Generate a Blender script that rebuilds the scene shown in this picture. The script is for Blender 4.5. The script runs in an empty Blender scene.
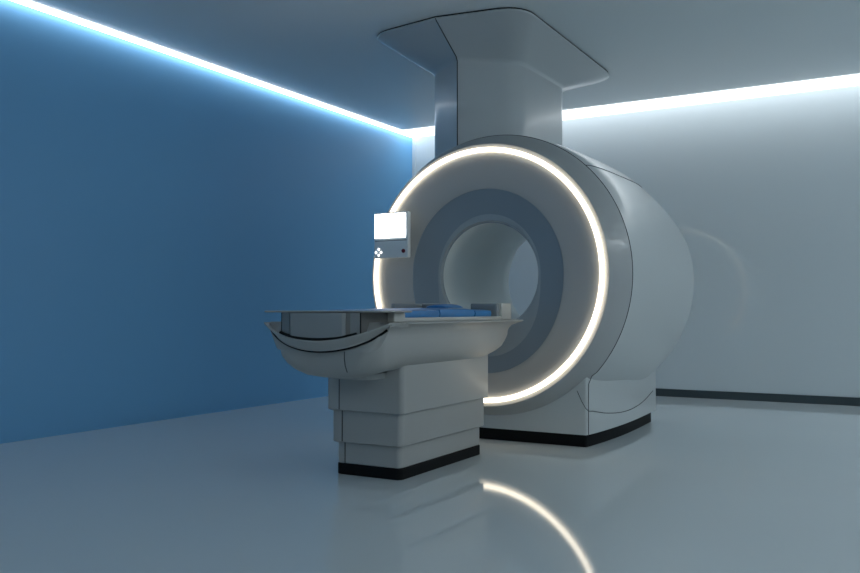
import bpy, math, random
from mathutils import Vector, Matrix
PI = math.pi
sc = bpy.context.scene
C = sc.collection

# ------------------------------------------------------------------ materials
def mat(name, col, rough=0.4, metal=0.0, coat=0.0, coat_rough=0.05, noise=0.0, nscale=3.0, bump=0.0, bscale=200.0,
        emit=None, estr=0.0, spec=0.5, rvar=0.0):
    m = bpy.data.materials.new(name); m.use_nodes = True
    nt = m.node_tree; b = nt.nodes['Principled BSDF']
    b.inputs['Base Color'].default_value = (*col, 1)
    b.inputs['Roughness'].default_value = rough
    b.inputs['Metallic'].default_value = metal
    b.inputs['Specular IOR Level'].default_value = spec
    b.inputs['Coat Weight'].default_value = coat
    b.inputs['Coat Roughness'].default_value = coat_rough
    tc = nt.nodes.new('ShaderNodeTexCoord')
    if noise > 0 or rvar > 0:
        n = nt.nodes.new('ShaderNodeTexNoise'); n.inputs['Scale'].default_value = nscale
        n.inputs['Detail'].default_value = 3
        nt.links.new(tc.outputs['Object'], n.inputs['Vector'])
        if noise > 0:
            mp = nt.nodes.new('ShaderNodeMapRange')
            mp.inputs['To Min'].default_value = 1 - noise; mp.inputs['To Max'].default_value = 1 + noise
            nt.links.new(n.outputs['Fac'], mp.inputs['Value'])
            mx = nt.nodes.new('ShaderNodeVectorMath'); mx.operation = 'SCALE'
            mx.inputs[0].default_value = col
            nt.links.new(mp.outputs['Result'], mx.inputs['Scale'])
            nt.links.new(mx.outputs['Vector'], b.inputs['Base Color'])
        if rvar > 0:
            mp = nt.nodes.new('ShaderNodeMapRange')
            mp.inputs['To Min'].default_value = max(0, rough - rvar); mp.inputs['To Max'].default_value = rough + rvar
            nt.links.new(n.outputs['Fac'], mp.inputs['Value'])
            nt.links.new(mp.outputs['Result'], b.inputs['Roughness'])
    if bump > 0:
        n2 = nt.nodes.new('ShaderNodeTexNoise'); n2.inputs['Scale'].default_value = bscale
        bp = nt.nodes.new('ShaderNodeBump'); bp.inputs['Strength'].default_value = bump
        bp.inputs['Distance'].default_value = 0.001
        nt.links.new(tc.outputs['Object'], n2.inputs['Vector'])
        nt.links.new(n2.outputs['Fac'], bp.inputs['Height'])
        nt.links.new(bp.outputs['Normal'], b.inputs['Normal'])
    if emit:
        b.inputs['Emission Color'].default_value = (*emit, 1)
        b.inputs['Emission Strength'].default_value = estr
    return m

RING = 1.8
M = dict(
    floor=mat('floor_resin', (0.57, 0.63, 0.65), rough=0.06, coat=0.0, noise=0.02, nscale=0.8, rvar=0.015, spec=0.35),
    blue=mat('blue_wall_paint', (0.15, 0.40, 0.68), rough=0.5, noise=0.015, nscale=1.0),
    wall=mat('pale_wall_panel', (0.57, 0.63, 0.66), rough=0.07, noise=0.015, nscale=0.7, spec=0.2),
    dim=mat('grey_wall_paint', (0.62, 0.68, 0.71), rough=0.6, noise=0.02, nscale=1.0),
    ceil=mat('ceiling_paint', (0.68, 0.73, 0.75), rough=0.38, noise=0.015, nscale=1.0),
    cove=mat('cove_white', (0.8, 0.82, 0.84), rough=0.6, noise=0.01),
    skirt=mat('dark_skirting', (0.030, 0.048, 0.056), rough=0.4, noise=0.05),
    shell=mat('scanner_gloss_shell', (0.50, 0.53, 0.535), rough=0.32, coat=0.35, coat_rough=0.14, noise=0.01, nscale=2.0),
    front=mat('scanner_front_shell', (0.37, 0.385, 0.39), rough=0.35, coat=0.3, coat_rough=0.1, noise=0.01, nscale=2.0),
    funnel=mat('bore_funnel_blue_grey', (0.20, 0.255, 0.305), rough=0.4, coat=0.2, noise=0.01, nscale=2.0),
    bore=mat('bore_liner', (0.60, 0.66, 0.67), rough=0.3, coat=0.2, noise=0.01, nscale=2.0),
    lip=mat('bore_lip', (0.28, 0.33, 0.37), rough=0.3, noise=0.01),
    duct=mat('duct_gloss_shell', (0.44, 0.47, 0.485), rough=0.34, coat=0.25, coat_rough=0.12, noise=0.01, nscale=2.0),
    table=mat('table_shell', (0.345, 0.35, 0.34), rough=0.42, coat=0.12, coat_rough=0.2, noise=0.01, nscale=3.0),
    tablight=mat('table_cream_plastic', (0.55, 0.55, 0.52), rough=0.4, noise=0.01, nscale=3.0),
    drawer=mat('drawer_plastic', (0.27, 0.285, 0.29), rough=0.4, noise=0.01, nscale=3.0),
    corner=mat('corner_shaded_grey', (0.20, 0.215, 0.225), rough=0.45, noise=0.01),  # corner panels: drawer grey darkened, their shade put into the colour
    brown=mat('recess_plastic', (0.15, 0.15, 0.145), rough=0.5, noise=0.02),
    black=mat('black_rubber_and_gap_shade', (0.004, 0.005, 0.006), rough=0.6, noise=0.1, nscale=20, spec=0.15),  # kick plates and seams; also the painted shade in open gaps
    seam=mat('seam_gap', (0.03, 0.035, 0.04), rough=0.7, noise=0.05),
    pad=mat('blue_vinyl', (0.025, 0.20, 0.48), rough=0.42, noise=0.04, nscale=9, bump=0.15, bscale=500),
    greypad=mat('grey_foam', (0.22, 0.25, 0.27), rough=0.6, noise=0.03, nscale=9),
    panel=mat('panel_plastic', (0.72, 0.76, 0.78), rough=0.35, noise=0.01),
    white=mat('white_key', (0.9, 0.9, 0.9), rough=0.4, emit=(1, 1, 1), estr=0.7, noise=0.01),
    red=mat('dark_red_key', (0.13, 0.006, 0.02), rough=0.3, noise=0.02),
    screen=mat('screen_white', (0.8, 0.8, 0.8), rough=0.2, emit=(0.96, 0.98, 1.0), estr=3.0, noise=0.01),
    ring=mat('ring_led', (0.9, 0.9, 0.9), rough=0.5, emit=(1.0, 0.86, 0.66), estr=RING, noise=0.01),
)

# ------------------------------------------------------------------ helpers
def link(name, verts, faces, m, parent=None, smooth=True, sharp=35, loc=(0, 0, 0)):
    """ONE mesh object; a material or one material per face; outward normals"""
    me = bpy.data.meshes.new(name)
    me.from_pydata([tuple(v) for v in verts], [], faces)
    me.materials.append(m)
    import bmesh
    bm = bmesh.new(); bm.from_mesh(me)
    bmesh.ops.remove_doubles(bm, verts=bm.verts, dist=1e-6)
    bmesh.ops.recalc_face_normals(bm, faces=bm.faces)
    for f in bm.faces: f.smooth = smooth
    if smooth:
        for e in bm.edges:
            if len(e.link_faces) == 2 and e.calc_face_angle(0) > math.radians(sharp): e.smooth = False
    bm.to_mesh(me); bm.free()
    o = bpy.data.objects.new(name, me); C.objects.link(o)
    o.location = loc
    if parent: o.parent = parent
    return o

def root(name, loc, label, cat, group=None):
    o = bpy.data.objects.new(name, None); C.objects.link(o)
    o.location = loc; o['label'] = label; o['category'] = cat
    if group: o['group'] = group
    o.empty_display_size = 0.2
    return o

class G:
    """collects geometry in world coordinates; build() writes it relative to its parent's base"""
    def __init__(s): s.v = []; s.f = []
    def add(s, v, f):
        n = len(s.v); s.v += [Vector(p) for p in v]; s.f += [tuple(i + n for i in q) for q in f]; return s
    def box(s, x0, x1, y0, y1, z0, z1, bev=0.0):
        if bev > 0:
            lv = [(x0, x1, y0, y1, bev, z) for z in (z0 + bev, z1 - bev)]
            loops = []
            for (ins, z) in ((bev * .6, z0), (bev * .18, z0 + bev * .4), (0, z0 + bev), (0, z1 - bev), (bev * .18, z1 - bev * .4), (bev * .6, z1)):
                loops.append(rrect(x0 + ins, x1 - ins, y0 + ins, y1 - ins, max(bev - ins, bev * .3), z, 5))
            return s.loft(loops, True, True)
        v = [(x0, y0, z0), (x1, y0, z0), (x1, y1, z0), (x0, y1, z0), (x0, y0, z1), (x1, y0, z1), (x1, y1, z1), (x0, y1, z1)]
        return s.add(v, [(0, 3, 2, 1), (4, 5, 6, 7), (0, 1, 5, 4), (1, 2, 6, 5), (2, 3, 7, 6), (3, 0, 4, 7)])
    def loft(s, loops, cap0=False, cap1=False, closed=True):
        n = len(loops[0]); v = [p for l in loops for p in l]; f = []
        for i in range(len(loops) - 1):
            for j in range(n if closed else n - 1):
                k = (j + 1) % n
                f.append((i * n + j, i * n + k, (i + 1) * n + k, (i + 1) * n + j))
        if cap0: f.append(tuple(range(n - 1, -1, -1)))
        if cap1: f.append(tuple((len(loops) - 1) * n + j for j in range(n)))
        return s.add(v, f)
    def tube(s, pts, r, n=8, closed=False):
        pts = [Vector(p) for p in pts]; loops = []
        N = len(pts); up = None
        for i, p in enumerate(pts):
            a = pts[(i - 1) % N] if (closed or i > 0) else p
            b = pts[(i + 1) % N] if (closed or i < N - 1) else p
            t = (b - a).normalized()
            if up is None:
                up = t.orthogonal().normalized()
            up = (up - t * up.dot(t)).normalized()
            w = t.cross(up)
            loops.append([p + (up * math.cos(2 * PI * k / n) + w * math.sin(2 * PI * k / n)) * r for k in range(n)])
        if closed:
            # close by matching the nearest rotation of the first loop
            best = min(range(n), key=lambda q: (loops[0][q] - loops[-1][0]).length)
            loops.append([loops[0][(k + best) % n] for k in range(n)])
            return s.loft(loops)
        return s.loft(loops, True, True)
    def build(s, name, m, parent=None, smooth=True, sharp=35):
        v = s.v
        if parent is not None:
            base = Vector((0, 0, 0)); p = parent
            while p is not None: base += p.location; p = p.parent
            v = [q - base for q in v]
        return link(name, v, s.f, m, parent, smooth, sharp)

def rrect(x0, x1, y0, y1, r, z, seg=6):
    out = []
    for cx, cy, a0 in ((x1 - r, y1 - r, 0), (x0 + r, y1 - r, 90), (x0 + r, y0 + r, 180), (x1 - r, y0 + r, 270)):
        for i in range(seg + 1):
            a = math.radians(a0 + 90 * i / seg)
            out.append(Vector((cx + r * math.cos(a), cy + r * math.sin(a), z)))
    return out

def interp(tab, x):
    """smooth (Catmull-Rom, clamped) interpolation of a table of (x, value)"""
    if x <= tab[0][0]: return tab[0][1]
    if x >= tab[-1][0]: return tab[-1][1]
    for i in range(len(tab) - 1):
        if tab[i][0] <= x <= tab[i + 1][0]:
            x1, y1 = tab[i]; x2, y2 = tab[i + 1]
            m1 = (y2 - tab[i - 1][1]) / (x2 - tab[i - 1][0]) if i > 0 else (y2 - y1) / (x2 - x1)
            m2 = (tab[i + 2][1] - y1) / (tab[i + 2][0] - x1) if i + 2 < len(tab) else (y2 - y1) / (x2 - x1)
            h = x2 - x1; t = (x - x1) / h
            return ((2*t**3 - 3*t*t + 1) * y1 + (t**3 - 2*t*t + t) * h * m1 + (-2*t**3 + 3*t*t) * y2 + (t**3 - t*t) * h * m2)

def struct(o): o['kind'] = 'structure'; return o
def tag(o, label, cat, group=None):
    o['label'] = label; o['category'] = cat
    if group: o['group'] = group
    return o

# ------------------------------------------------------------------ the room
XL, YB, H = -5.96, 9.92, 3.37          # blue wall, pale back wall, ceiling height
XR, YF = 3.6, -3.2                     # the two walls beyond the frame
CX, CY = -5.87, 9.485                  # inner edges of the light slots
T = 0.12
struct(G().box(XL - T, XR + T, YF - T, YB + T, -0.1, 0).build('floor', M['floor'], smooth=False))
struct(G().box(XL - T, XL, YF - T, YB + T, 0, H + 0.25).build('wall_left', M['blue'], smooth=False))
struct(G().box(XL, XR, YB, YB + T, 0, H + 0.25).build('wall_back', M['wall'], smooth=False))
struct(G().box(XR, XR + T, YF - T, YB + T, 0, H + 0.25).build('wall_right', M['dim'], smooth=False))
struct(G().box(XL, XR, YF - T, YF, 0, H + 0.25).build('wall_front', M['dim'], smooth=False))
struct(G().box(CX, XR - .442, YF + .442, CY, H, H + 0.08).build('ceiling', M['ceil'], smooth=False))
struct(G().box(XL - T, XR + T, YF - T, YB + T, H + 0.25, H + 0.35).build('ceiling_slab', M['cove'], smooth=False))
g = G().box(XL, XR, YB - 0.014, YB, 0, 0.088)
struct(g.build('baseboard_back', M['skirt'], smooth=False))
# pale corner bead where the blue wall meets the back wall
struct(G().box(XL, XL + 0.05, YB - 0.012, YB, 0.088, H + 0.02).build('trim_1', M['wall'], smooth=False))

def led(name, st):
    return mat(name, (0.9, 0.9, 0.9), rough=0.5, emit=(0.91, 0.965, 1.0), estr=st, noise=0.01)
def cove(name, label, x0, x1, y0, y1, st):
    r = root(name, ((x0 + x1) / 2, (y0 + y1) / 2, H), label, 'light')
    G().box(x0, x1, y0, y1, H - 0.014, H + 0.012).build('diffuser', led('cove_led', st), r, smooth=False)
    G().box(x0, x1, y0, y1, H + 0.012, H + 0.075).build('housing', M['cove'], r, smooth=False)
cove('cove_light', 'narrow glowing light slot between the ceiling and the blue left wall', XL + 0.002, CX - 0.002, YF + .01, YB - 0.004, 2.5)
cove('cove_light', 'added unseen fill light slot above the wall on the right-hand side of the room', XR - .44, XR - .002, YF + .45, CY, 3.6)  # added out of view to fill the room from the right
cove('cove_light', 'added unseen fill light slot above the wall behind the viewer', CX + .002, XR - .01, YF + .002, YF + .44, 0.7)  # added out of view as weak fill from behind the camera
cove('cove_light', 'wide glowing light slot between the ceiling and the pale back wall', CX + 0.002, XR - .01, CY + 0.004, YB - 0.004, 1.12)

# ------------------------------------------------------------------ the scanner
X0, Z0 = -2.862, 1.268
Y0 = 5.785
scan = root('mri_scanner', (X0, 6.85, 0), 'big glossy white ring-shaped scanner with a glowing round front on a black-skirted foot', 'scanner')
RB = [(5.785, .995), (5.85, 1.04), (5.92, 1.073), (6.0, 1.098), (6.15, 1.115), (6.4, 1.125), (6.8, 1.13), (7.2, 1.13), (7.45, 1.115), (7.6, 1.075), (7.7, 1.01), (7.755, .93), (7.765, .89)]
GB = [(5.785, 0), (6.0, 0.0), (6.3, .03), (6.7, .060), (7.1, .086), (7.35, .086), (7.55, .085), (7.7, .03), (7.765, 0)]
def bump(e):
    if e > 0:
        return max(0.0, math.cos(2 * min(e, PI / 4))) ** 1.7
    return math.cos(e) ** 1.2
def S(th, y, off=0.0):
    """outer shell of the drum: angle from the +x axis, station y"""
    e = math.asin(max(-1, min(1, math.sin(th))))
    r = interp(RB, y) + interp(GB, y) * bump(e) + off
    return Vector((X0 + r * math.cos(th), y, Z0 + r * math.sin(th)))
NT = 160
def circ(r, y, n=NT, rz=0, squeeze=None):
    out = []
    for k in range(n):
        th = 2 * PI * k / n
        rr = r if squeeze is None else squeeze(th, r)
        out.append(Vector((X0 + rr * math.cos(th), y, Z0 + rr * math.sin(th))))
    return out
ys = [5.785, 5.80, 5.83, 5.87, 5.92, 5.96, 6.0, 6.08, 6.16, 6.3, 6.45, 6.6, 6.75, 6.9, 7.05, 7.2, 7.3, 7.4, 7.5, 7.58, 7.65, 7.7, 7.73, 7.75, 7.76, 7.765]
g = G().loft([[S(2 * PI * k / NT, y) for k in range(NT)] for y in ys if y >= 6.0])
g.build('side_cover', M['shell'], scan, sharp=50)
# front cover: from the seam to the ring, across the dished face to the funnel's edge
def egg(th, r):
    s = math.sin(th)
    return r + (0.02 * s * s if s > 0 else 0.11 * s * s) * max(0, (0.93 - r) / 0.29)
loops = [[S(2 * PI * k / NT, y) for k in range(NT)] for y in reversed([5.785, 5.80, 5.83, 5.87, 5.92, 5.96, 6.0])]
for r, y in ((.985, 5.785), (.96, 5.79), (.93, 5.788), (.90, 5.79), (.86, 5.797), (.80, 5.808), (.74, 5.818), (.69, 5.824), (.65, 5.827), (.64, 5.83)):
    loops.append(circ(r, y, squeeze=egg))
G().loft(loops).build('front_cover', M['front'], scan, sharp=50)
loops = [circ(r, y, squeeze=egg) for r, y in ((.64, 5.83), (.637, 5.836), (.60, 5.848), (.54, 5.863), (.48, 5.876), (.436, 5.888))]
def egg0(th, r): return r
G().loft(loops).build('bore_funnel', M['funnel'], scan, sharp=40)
eg = egg(3 * PI / 2, .445)
loops = [circ(.437, 5.8875, squeeze=egg)] + [circ(r, y) for r, y in ((.427, 5.889), (.420, 5.892), (.416, 5.90), (.415, 5.915), (.406, 5.917))]
G().loft(loops).build('bore_lip', M['lip'], scan, sharp=40)
loops = [circ(r, y) for r, y in ((.406, 5.917), (.402, 6.2), (.402, 6.6), (.403, 7.0), (.425, 7.12), (.47, 7.28), (.55, 7.48), (.66, 7.66), (.72, 7.72), (.80, 7.755), (.89, 7.765))]
G().loft(loops).build('bore_liner', M['bore'], scan, sharp=50)
# glowing rings
def ring(name, r, y, mr, m):
    pts = [(X0 + r * math.cos(a), y, Z0 + r * math.sin(a)) for a in [2 * PI * k / 200 for k in range(200)]]
    return G().tube(pts, mr, 12, closed=True).build(name, m, scan, sharp=80)
ring('ring_light', .949, 5.767, .0180, M['ring'])['label'] = 'glowing warm white ring light around the front'
ring('ring_light', .85, 7.765, .018, M['ring'])['label'] = 'glowing ring light around the rear'

# pedestal (foot) of the scanner
W = [(5.93, .772), (6.2, .800), (6.65, .823), (7.05, .820), (7.4, .806), (7.72, .790)]
def plan(off, yf, yb, z, rc=.02, rb=.10):
    """closed plan outline, symmetric about X0, bowed sides"""
    right = []
    n = 16
    for i in range(5):   # front right corner
        a = -PI / 2 + PI / 2 * i / 4
        right.append((interp(W, yf) + off - rc + rc * math.cos(a), yf + rc + rc * math.sin(a)))
    for i in range(1, n):
        y = yf + rc + (yb - rb - yf - rc) * i / n
        right.append((interp(W, y) + off, y))
    for i in range(6):
        a = PI / 2 * i / 5
        right.append((interp(W, yb - rb) + off - rb + rb * math.cos(a), yb - rb + rb * math.sin(a)))
    pts = [(X0 + x, y, z) for x, y in right] + [(X0 - x, y, z) for x, y in reversed(right)]
    return [Vector(p) for p in pts]
G().loft([plan(-.014, 5.955, 7.70, z) for z in (0, .09)], True, True).build('kick_plate', M['black'], scan)
hts = [.09, .30, .50, .60, .70]
loops = [plan(0, 5.935, 7.80, z, rb=.06) for z in hts]
G().loft(loops, True, True).build('pedestal', M['shell'], scan)

# seams between the covers (narrow dark gaskets lying in the joints)
def seam(pts, r=.0026, nm='seam'):
    return G().tube(pts, r, 6).build(nm, M['seam'], scan)
SY = 6.0
zc = .545
e0 = math.asin((zc - Z0) / 1.098)
arc = [S(a, SY, .001) for a in [e0 + (math.radians(205) - 2 * e0 * 0 - e0) * k / 120 for k in range(121)]]
seam([(X0 + .7755, 5.962, .092), (X0 + .776, 5.962, .30), (X0 + .778, 5.964, .46), (X0 + .798, 5.98, .52)] + arc)
seam([S(math.radians(180 - 0) - e0 + (math.radians(25) + e0) * 0 - 0, SY, .001), (X0 - .80, 5.98, .52), (X0 - .784, 5.964, .46), (X0 - .7815, 5.962, .092)])
for sgn in (1, -1):
    a0 = math.radians(47)
    th = lambda y: (a0 if sgn > 0 else PI - a0)
    seam([S(th(y), y, .001) for y in [6.0 + 1.7 * k / 40 for k in range(41)]])
    low = [(6.0, .262), (6.29, .216), (6.66, .190), (7.0, .195), (7.3, .222), (7.63, .275)]
    pts = [(X0 + sgn * .70, 5.933, .41), (X0 + sgn * .735, 5.933, .335), (X0 + sgn * .765, 5.934, .285), (X0 + sgn * .773, 5.95, .272)]
    pts += [(X0 + sgn * (interp(W, y) + .0008), y, interp(low, y)) for y in [5.97 + 1.66 * k / 24 for k in range(25)]]
    seam(pts)

# control panel fixed to the front cover, at the ring's left
cp = G().box(-3.757, -3.440, 5.655, 5.70, 1.412, 1.774, .008).build('control_panel', M['panel'], scan)
G().box(-3.748, -3.461, 5.651, 5.657, 1.571, 1.762).build('screen', M['screen'], cp, smooth=False)['label'] = 'bright white screen'
G().box(-3.64, -3.54, 5.70, 5.85, 1.50, 1.70, .01).build('bracket', M['panel'], cp)
def disc(nm, x, z, r, y0, y1, m, par):
    lo = [[Vector((x + r * k2 * math.cos(2 * PI * k / 20), y, z + r * k2 * math.sin(2 * PI * k / 20))) for k in range(20)] for y, k2 in ((y1, 1), (y0 + .001, 1), (y0, .8))]
    return G().loft(lo, True, True).build(nm, m, par)
for dx, dz in ((0, .025), (0, -.022), (-.026, 0), (.022, 0)):
    disc('button', -3.711 + dx, 1.457 + dz, .0105, 5.650, 5.657, M['white'], cp)['label'] = 'small white button'
disc('button', -3.480, 1.463, .016, 5.649, 5.657, M['red'], cp)['label'] = 'round dark red button'
G().box(-3.745, -3.450, 5.6535, 5.656, 1.546, 1.550).build('groove', M['seam'], cp, smooth=False)

# ------------------------------------------------------------------ service duct up to the ceiling
DX = -3.32
duct = root('service_duct', (DX, 7.2, 2.2), 'glossy grey angular duct rising from the scanner to a flared cap under the ceiling', 'duct')
COL = [(0.0, 6.25, .0), (.40, 6.53, .09), (.46, 6.78, .0), (.44, 7.62, .05), (.0, 7.95, 0)]
def outline(pr, z, seg=7):
    """pr: right-hand corner list (dx, y, radius) front -> back; mirrored about the centre; rounded corners"""
    poly = [(dx, y, r) for dx, y, r in pr] + [(-dx, y, r) for dx, y, r in reversed(pr) if abs(dx) > 1e-6]
    n = len(poly); out = []
    for i, (x, y, r) in enumerate(poly):
        p = Vector((x, y)); a = Vector(poly[i - 1][:2]); b = Vector(poly[(i + 1) % n][:2])
        d1 = (a - p); d2 = (b - p)
        rr = min(r, d1.length * .45, d2.length * .45)
        rr = max(rr, .004)
        q1 = p + d1.normalized() * rr; q2 = p + d2.normalized() * rr
        for k in range(seg + 1):
            t = k / seg
            q = q1 * (1 - t) ** 2 + p * 2 * t * (1 - t) + q2 * t * t
            out.append(Vector((q.x, q.y, z)))
    return out
def shift(pts, dx): return [Vector((p.x + dx, p.y, p.z)) for p in pts]
c_lo = [(0, 6.25, .01), (.43, 6.555, .16), (.455, 7.60, .16), (0, 7.93, .3)]
cap = [(0, 5.905, .01), (.72, 6.01, .24), (.71, 8.38, .30), (0, 8.58, .5)]
CAPX = -3.335
def blend(t, z):
    a = shift(outline(c_lo, z), DX); b = shift(outline(cap, z), CAPX)
    return [p.lerp(q, t) for p, q in zip(a, b)]
def foot(p):
    y = min(p.y, 7.55); rr = interp(RB, y) - .012
    return Vector((p.x, p.y, Z0 + math.sqrt(rr * rr - (p.x - X0) ** 2)))
G().loft([[foot(p) for p in blend(0, 2.12)], blend(0, 3.06)] + [blend(0, 3.09)], True, True).build('shaft', M['duct'], duct, sharp=20)
lo = [blend(0, 3.085), blend(.012, 3.10), blend(.06, 3.125), blend(.5, 3.228), blend(.96, 3.336), blend(.99, 3.342), blend(1.0, 3.350), blend(.998, 3.358)]
G().loft(lo, True, True).build('flared_cap', M['duct'], duct, sharp=25)
G().loft([blend(.985, 3.3585), blend(.985, 3.3699)], True, True).build('shadow_line_strip', M['black'], duct)  # black strip painting the shadow line between cap and ceiling
def bpt(t, z, i, off=.001):
    p = blend(t, z)[i]; return (p.x + .0, p.y - off, p.z - off)
ic = 4
G().tube([bpt(0, 2.25, ic), bpt(0, 3.09, ic), bpt(.06, 3.125, ic), bpt(.5, 3.228, ic), bpt(.96, 3.336, ic), bpt(1, 3.352, ic)], .005, 6).build('seam', M['seam'], duct)

# ------------------------------------------------------------------ the patient table
TX = -2.862
tab = root('patient_table', (TX, 4.77, 0), 'grey height-adjustable patient table with blue pads in front of the scanner', 'table')
def tier(nm, x0, x1, y0, y1, z0, z1, m, r=.03, parent=tab):
    lo = []
    for ins, z in ((.004, z0), (0, z0 + .004), (0, z1 - .004), (.004, z1)):
        lo.append(rrect(x0 + ins, x1 - ins, y0 + ins, y1 - ins, r, z, 6))
    return G().loft(lo, True, True).build(nm, m, parent)
tier('kick_plate', -3.100, -2.636, 4.248, 5.318, 0, .068, M['black'], .035)
t1 = tier('lift_section', -3.097, -2.640, 4.252, 5.315, .068, .205, M['table'])
t2 = tier('lift_section', -3.110, -2.610, 4.215, 5.322, .200, .400, M['table'])
t3 = tier('lift_section', -3.124, -2.580, 4.180, 5.330, .396, .700, M['table'])
for (x, y, z0, z1, t) in ((-3.033, 4.252, .07, .197, t1), (-3.028, 4.215, .206, .394, t2), (-3.026, 4.180, .402, .60, t3)):
    G().tube([(x, y - .0003, z0), (x, y - .0003, z1)], .003, 6).build('seam', M['seam'], t)
# boat-shaped hull under the tabletop: horizontal outlines from the keel up
LV = [  # z, half width, front y, back y, corner radius
    (.645, .17, 3.98, 5.10, .14), (.650, .215, 3.91, 5.20, .17), (.665, .265, 3.86, 5.28, .18), (.69, .302, 3.825, 5.37, .16), (.72, .328, 3.80, 5.44, .14),
    (.75, .344, 3.788, 5.49, .12), (.79, .354, 3.782, 5.52, .11), (.82, .357, 3.780, 5.53, .10), (.855, .362, 3.779, 5.54, .10)]
def keel(p):
    k = max(0, min(1, (4.12 - p.y) / .30)); k = k * k * (3 - 2 * k)
    return Vector((p.x, p.y, p.z - .045 * k * max(0, (.80 - p.z) / .155)))
g = G()
def hullring(x0, x1, y0, y1, r, z):
    # same number of points on every ring: corners of 11 points, sides of 16
    pts = rrect(x0, x1, y0, y1, r, z, 10); out = []
    for c in range(4):
        out += pts[c * 11:c * 11 + 11]
        a = pts[c * 11 + 10]; b = pts[(c * 11 + 11) % 44]
        out += [a.lerp(b, k / 16) for k in range(1, 16)]
    return out
loops = [[keel(p) for p in hullring(TX - w, TX + w, yf, yb, r, z)] for z, w, yf, yb, r in LV]
# flared rim: flat along the sides and head, dipping at the foot
def rim(w, yf, yb, r, z):
    out = []
    base = hullring(TX - .364, TX + .364, 3.779, 5.54, .10, z)
    for p, q in zip(hullring(TX - w, TX + w, yf, yb, r, z), base):
        k = max(0, min(1, (3.835 - p.y) / .045))
        k = k * k * (3 - 2 * k)
        p = p.lerp(q, k)
        out.append(Vector((p.x, p.y, z * (1 - k) + k * (.775 + (z - .855) * .05))))
    return out
hl = loops.pop()
loops.pop()
RL = [(.360, 3.779, 5.535, .10, .825), (.362, 3.779, 5.54, .10, .855), (.368, 3.779, 5.548, .10, .875), (.382, 3.778, 5.565, .10, .895), (.405, 3.777, 5.60, .07, .912), (.425, 3.776, 5.63, .05, .922), (.425, 3.776, 5.63, .05, .929), (.41, 3.80, 5.61, .05, .932), (.36, 3.84, 5.56, .05, .932)]
g.loft(loops + [rim(*r) for r in RL], True, True)
hull = g.build('hull', M['table'], tab, sharp=40)
G().tube([keel(Vector((TX + .16 - (.80 - z) * .12, y - .0005, z))) for z, y in ((.79, 3.782), (.75, 3.788), (.72, 3.80), (.69, 3.825))], .0028, 6).build('seam', M['seam'], hull)

# sweeping handle rim at the foot end
def band(s):
    a = abs(s)
    top = Vector((TX + .43 * s, 3.705 + .10 * a ** 2.6, .832 + .097 * a ** 2.1))
    bot = Vector((TX + (.375 + .035 * a) * s, 3.738 + .10 * a ** 2.6, top.z - .058 + .034 * a ** 6))
    return top, bot
g = G(); loops = []
NB = 48
for k in range(NB + 1):
    s = -1 + 2 * k / NB
    tp, bt = band(s)
    inn = Vector((0, .022, 0)); up = Vector((0, 0, .0))
    mid = (tp + bt) / 2 + Vector((0, -.003, 0))
    loops.append([tp, tp + Vector((0, -.002, -.006)), mid, bt + Vector((0, .001, .006)), bt, bt + inn, mid + inn + Vector((0, .004, 0)), tp + inn])
# carry both ends back along the hull's rim
def tailed(s, y, w=1.0):
    tp, bt = band(s); d = y - tp.y
    l = [tp, tp + Vector((0, -.002, -.006)), (tp + bt) / 2, bt + Vector((0, .001, .006)), bt, bt + Vector((0, .022, 0)), (tp + bt) / 2 + Vector((0, .026, 0)), tp + Vector((0, .022, 0))]
    return [p + Vector((0, d, 0)) for p in l]
loops = [tailed(-1, 3.98), tailed(-1, 3.9)] + loops + [tailed(1, 3.9), tailed(1, 3.98)]
g.loft(loops, True, True)
g.build('handle_rim', M['table'], tab, sharp=30)
# black tubes painting the shade in the gaps above and below the handle rim
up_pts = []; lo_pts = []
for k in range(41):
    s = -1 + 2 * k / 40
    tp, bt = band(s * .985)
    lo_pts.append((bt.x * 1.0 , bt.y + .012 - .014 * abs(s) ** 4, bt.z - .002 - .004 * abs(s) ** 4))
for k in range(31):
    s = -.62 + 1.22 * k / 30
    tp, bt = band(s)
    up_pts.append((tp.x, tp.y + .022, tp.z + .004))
for nm, pts, r in (('gap_shade', lo_pts, .0075), ('gap_shade', up_pts, .011)):
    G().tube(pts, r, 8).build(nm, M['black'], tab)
# foot module with its drawer under the flat foot board
def prism(poly, z0, z1): return G().loft([[Vector((x, y, z0)) for x, y in poly], [Vector((x, y, z1)) for x, y in poly]], True, True)
body = [(TX - .27, 3.772), (TX - .185, 3.742), (TX + .195, 3.742), (TX + .27, 3.772), (TX + .31, 3.98), (TX - .31, 3.98)]
prism(body, .845, .986).build('foot_module', M['brown'], tab, smooth=False)
body = [(TX - .185, 3.742), (TX - .180, 3.728), (TX + .190, 3.728), (TX + .196, 3.742)]
cols = []
for k in range(25):
    x = -.183 + .377 * k / 24; fy = 3.728 if 0 < k < 24 else 3.738
    zb = .845 + .097 * (abs(x) / .43) ** 2.1
    cols.append([Vector((TX + x, fy, zb)), Vector((TX + x, fy, .984)), Vector((TX + x, 3.745, .984)), Vector((TX + x, 3.745, zb))])
G().loft(cols, True, True).build('drawer', M['drawer'], tab, smooth=False)['label'] = 'smooth grey drawer front'
for sg in (1, -1):
    body = [(TX + sg * .19, 3.741), (TX + sg * .267, 3.769), (TX + sg * .267, 3.778), (TX + sg * .19, 3.75)]
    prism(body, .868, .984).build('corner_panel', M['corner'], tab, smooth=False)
    G().tube([(TX + sg * .2705, 3.772, .86), (TX + sg * .2705, 3.772, .985)], .004, 6).build('seam', M['black'], tab)
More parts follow.
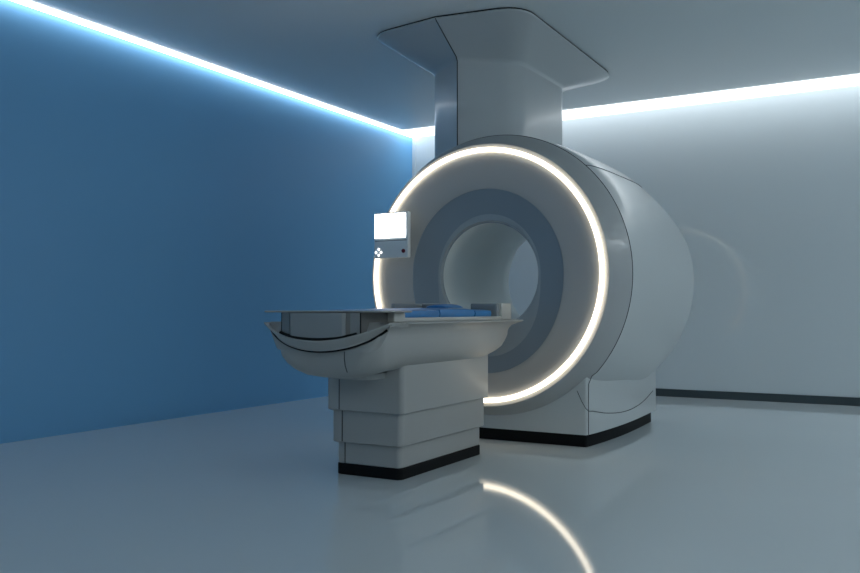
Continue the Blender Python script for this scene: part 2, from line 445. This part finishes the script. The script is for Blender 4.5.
# flat foot board
lo = []
for ins, z in ((.006, .986), (0, .989), (0, .994), (.004, .9965)):
    lo.append(rrect(TX - .41 + ins, TX + .41 - ins, 3.765 + ins, 4.100 - ins, .03, z, 6))
G().loft(lo, True, True).build('foot_board', M['table'], tab)
# cradle that carries the pads: trough with side rails and end blocks
TW = .33
def cb(nm, x0, x1, y0, y1, z0, z1, m, bev=.006): return G().box(x0, x1, y0, y1, z0, z1, bev).build(nm, m, tab)
cb('cradle', TX - TW + .03, TX + TW - .03, 4.02, 5.52, .931, .955, M['tablight'])
for sg in (1, -1):
    a, b = sorted((TX + sg * TW, TX + sg * (TW - .035)))
    cb('side_rail', a, b, 4.11, 5.43, .932, .9555, M['tablight'])
    a, b = sorted((TX + sg * (TW + .02), TX + sg * (TW - .09)))
    cb('end_block', a, b, 3.985, 4.105, .932, .9857, M['tablight'], .008)
    a, b = sorted((TX + sg * (TW + .0), TX + sg * (TW - .22)))
    cb('end_block', a, b, 5.435, 5.60, .932, 1.048, M['tablight'], .010)
for sg in (1, -1):
    a, b = sorted((TX + sg * (TW - .02), TX + sg * .10))
    cb('head_rest', a, b, 5.395, 5.44, .932, 1.046, M['greypad'], .010)
cb('arm_rest', TX - TW, TX - TW + .034, 5.02, 5.40, .9625, 1.046, M['greypad'], .008)
cb('head_bar', TX - .12, TX + .12, 5.42, 5.55, .932, .99, M['tablight'], .010)
# under-hull mounting block
G().loft([rrect(TX - .10, TX + .16, 4.02, 4.22, .05, .600, 6), rrect(TX - .12, TX + .18, 3.98, 4.22, .05, .635, 6)], True, True).build('mount_block', M['table'], tab)

# blue pads lying in the cradle
def pad(y0, y1, z1, label, w=TW - .042, crown=.003, wave=0.0):
    cx = TX; nx, ny = 14, 18
    z0 = .956
    def top(i, j):
        u = i / nx * 2 - 1; v = j / ny * 2 - 1
        ed = (1 - abs(u) ** 8) * (1 - abs(v) ** 10)
        x = cx + w * u; y = (y0 + y1) / 2 + (y1 - y0) / 2 * v
        z = z1 - .008 + .008 * max(0, ed) ** .5 + crown * (1 - u * u) * (1 - v * v) + wave * math.sin(v * 5) * (1 - v * v)
        return Vector((x, y, z))
    v = []; f = []
    for j in range(ny + 1):
        for i in range(nx + 1): v.append(top(i, j))
    for j in range(ny):
        for i in range(nx):
            a = j * (nx + 1) + i; f.append((a, a + 1, a + nx + 2, a + nx + 1))
    idx = [i for i in range(nx + 1)] + [(j + 1) * (nx + 1) - 1 for j in range(1, ny + 1)] + [ny * (nx + 1) + i for i in range(nx - 1, -1, -1)] + [j * (nx + 1) for j in range(ny - 1, 0, -1)]
    n0 = len(v); m = len(idx)
    ring1 = []; ring2 = []
    for q in idx:
        p = v[q]; ox = .006 if p.x > cx + w * .98 else (-.006 if p.x < cx - w * .98 else 0)
        v.append(Vector((p.x + ox, p.y, (z0 + z1 - .008) / 2)));
    for q in idx:
        p = v[q]; v.append(Vector((p.x, p.y, z0)))
    for k in range(m):
        k2 = (k + 1) % m
        f.append((idx[k], n0 + k, n0 + k2, idx[k2])); f.append((n0 + k, n0 + m + k, n0 + m + k2, n0 + k2))
    f.append(tuple(n0 + m + k for k in range(m)))
    c = Vector((cx, (y0 + y1) / 2, z0))
    o = link('table_pad', [p - c for p in v], f, M['pad'], None, True, 45, c)
    return tag(o, label, 'pad', 'blue pads along the patient table')
pad(4.115, 4.600, 1.004, 'low blue vinyl pad at the foot end, nearest the flat grey board')
pad(4.613, 5.085, 1.010, 'middle blue vinyl pad under the small wavy cushion')
pad(5.098, 5.34, 1.003, 'short blue vinyl pad at the head end by the cream block')
# small wavy head cushion
g = G(); loops = []
for k in range(21):
    t = k / 20; y = 4.845 + .235 * t
    hgt = .010 + .012 * math.sin(PI * t) ** .5 + .005 * math.cos(t * 9)
    hw = .11 * (math.sin(PI * min(1, max(0, .06 + .88 * t))) ** .25)
    loops.append([Vector((TX + .13 + hw * math.cos(a), y, 1.0145 + max(0, hgt * math.sin(a)))) for a in [PI * q / 14 for q in range(15)]])
hc = g.loft(loops, True, True)
cc = Vector((TX + .13, 4.96, 1.015))
tag(link('head_cushion', [p - cc for p in hc.v], hc.f, M['pad'], None, True, 45, cc), 'small wavy dark blue cushion lying on the middle blue pad', 'cushion')

# ------------------------------------------------------------------ world, camera, view
w = bpy.data.worlds.new('World'); sc.world = w; w.use_nodes = True
w.node_tree.nodes['Background'].inputs['Color'].default_value = (0.4, 0.55, 0.7, 1)
w.node_tree.nodes['Background'].inputs['Strength'].default_value = 0.0

cam = bpy.data.cameras.new('camera'); co = bpy.data.objects.new('camera', cam); C.objects.link(co)
co.location = (0, 0, 1.0)
f_px = 849.0
cam.sensor_width = 36; cam.lens = 36 * f_px / 860
pitch = math.atan((310 - 286.5) / f_px)
co.rotation_euler = (PI / 2 + pitch, 0, math.radians(29.82))
sc.camera = co
sc.view_settings.view_transform = 'Standard'
sc.view_settings.look = 'None'
sc.view_settings.gamma = 1
sc.view_settings.use_curve_mapping = False
sc.view_settings.exposure = 1.1
sc.cycles.max_bounces = 10
sc.cycles.diffuse_bounces = 6
sc.cycles.glossy_bounces = 5
sc.cycles.caustics_reflective = False
sc.cycles.use_denoising = True
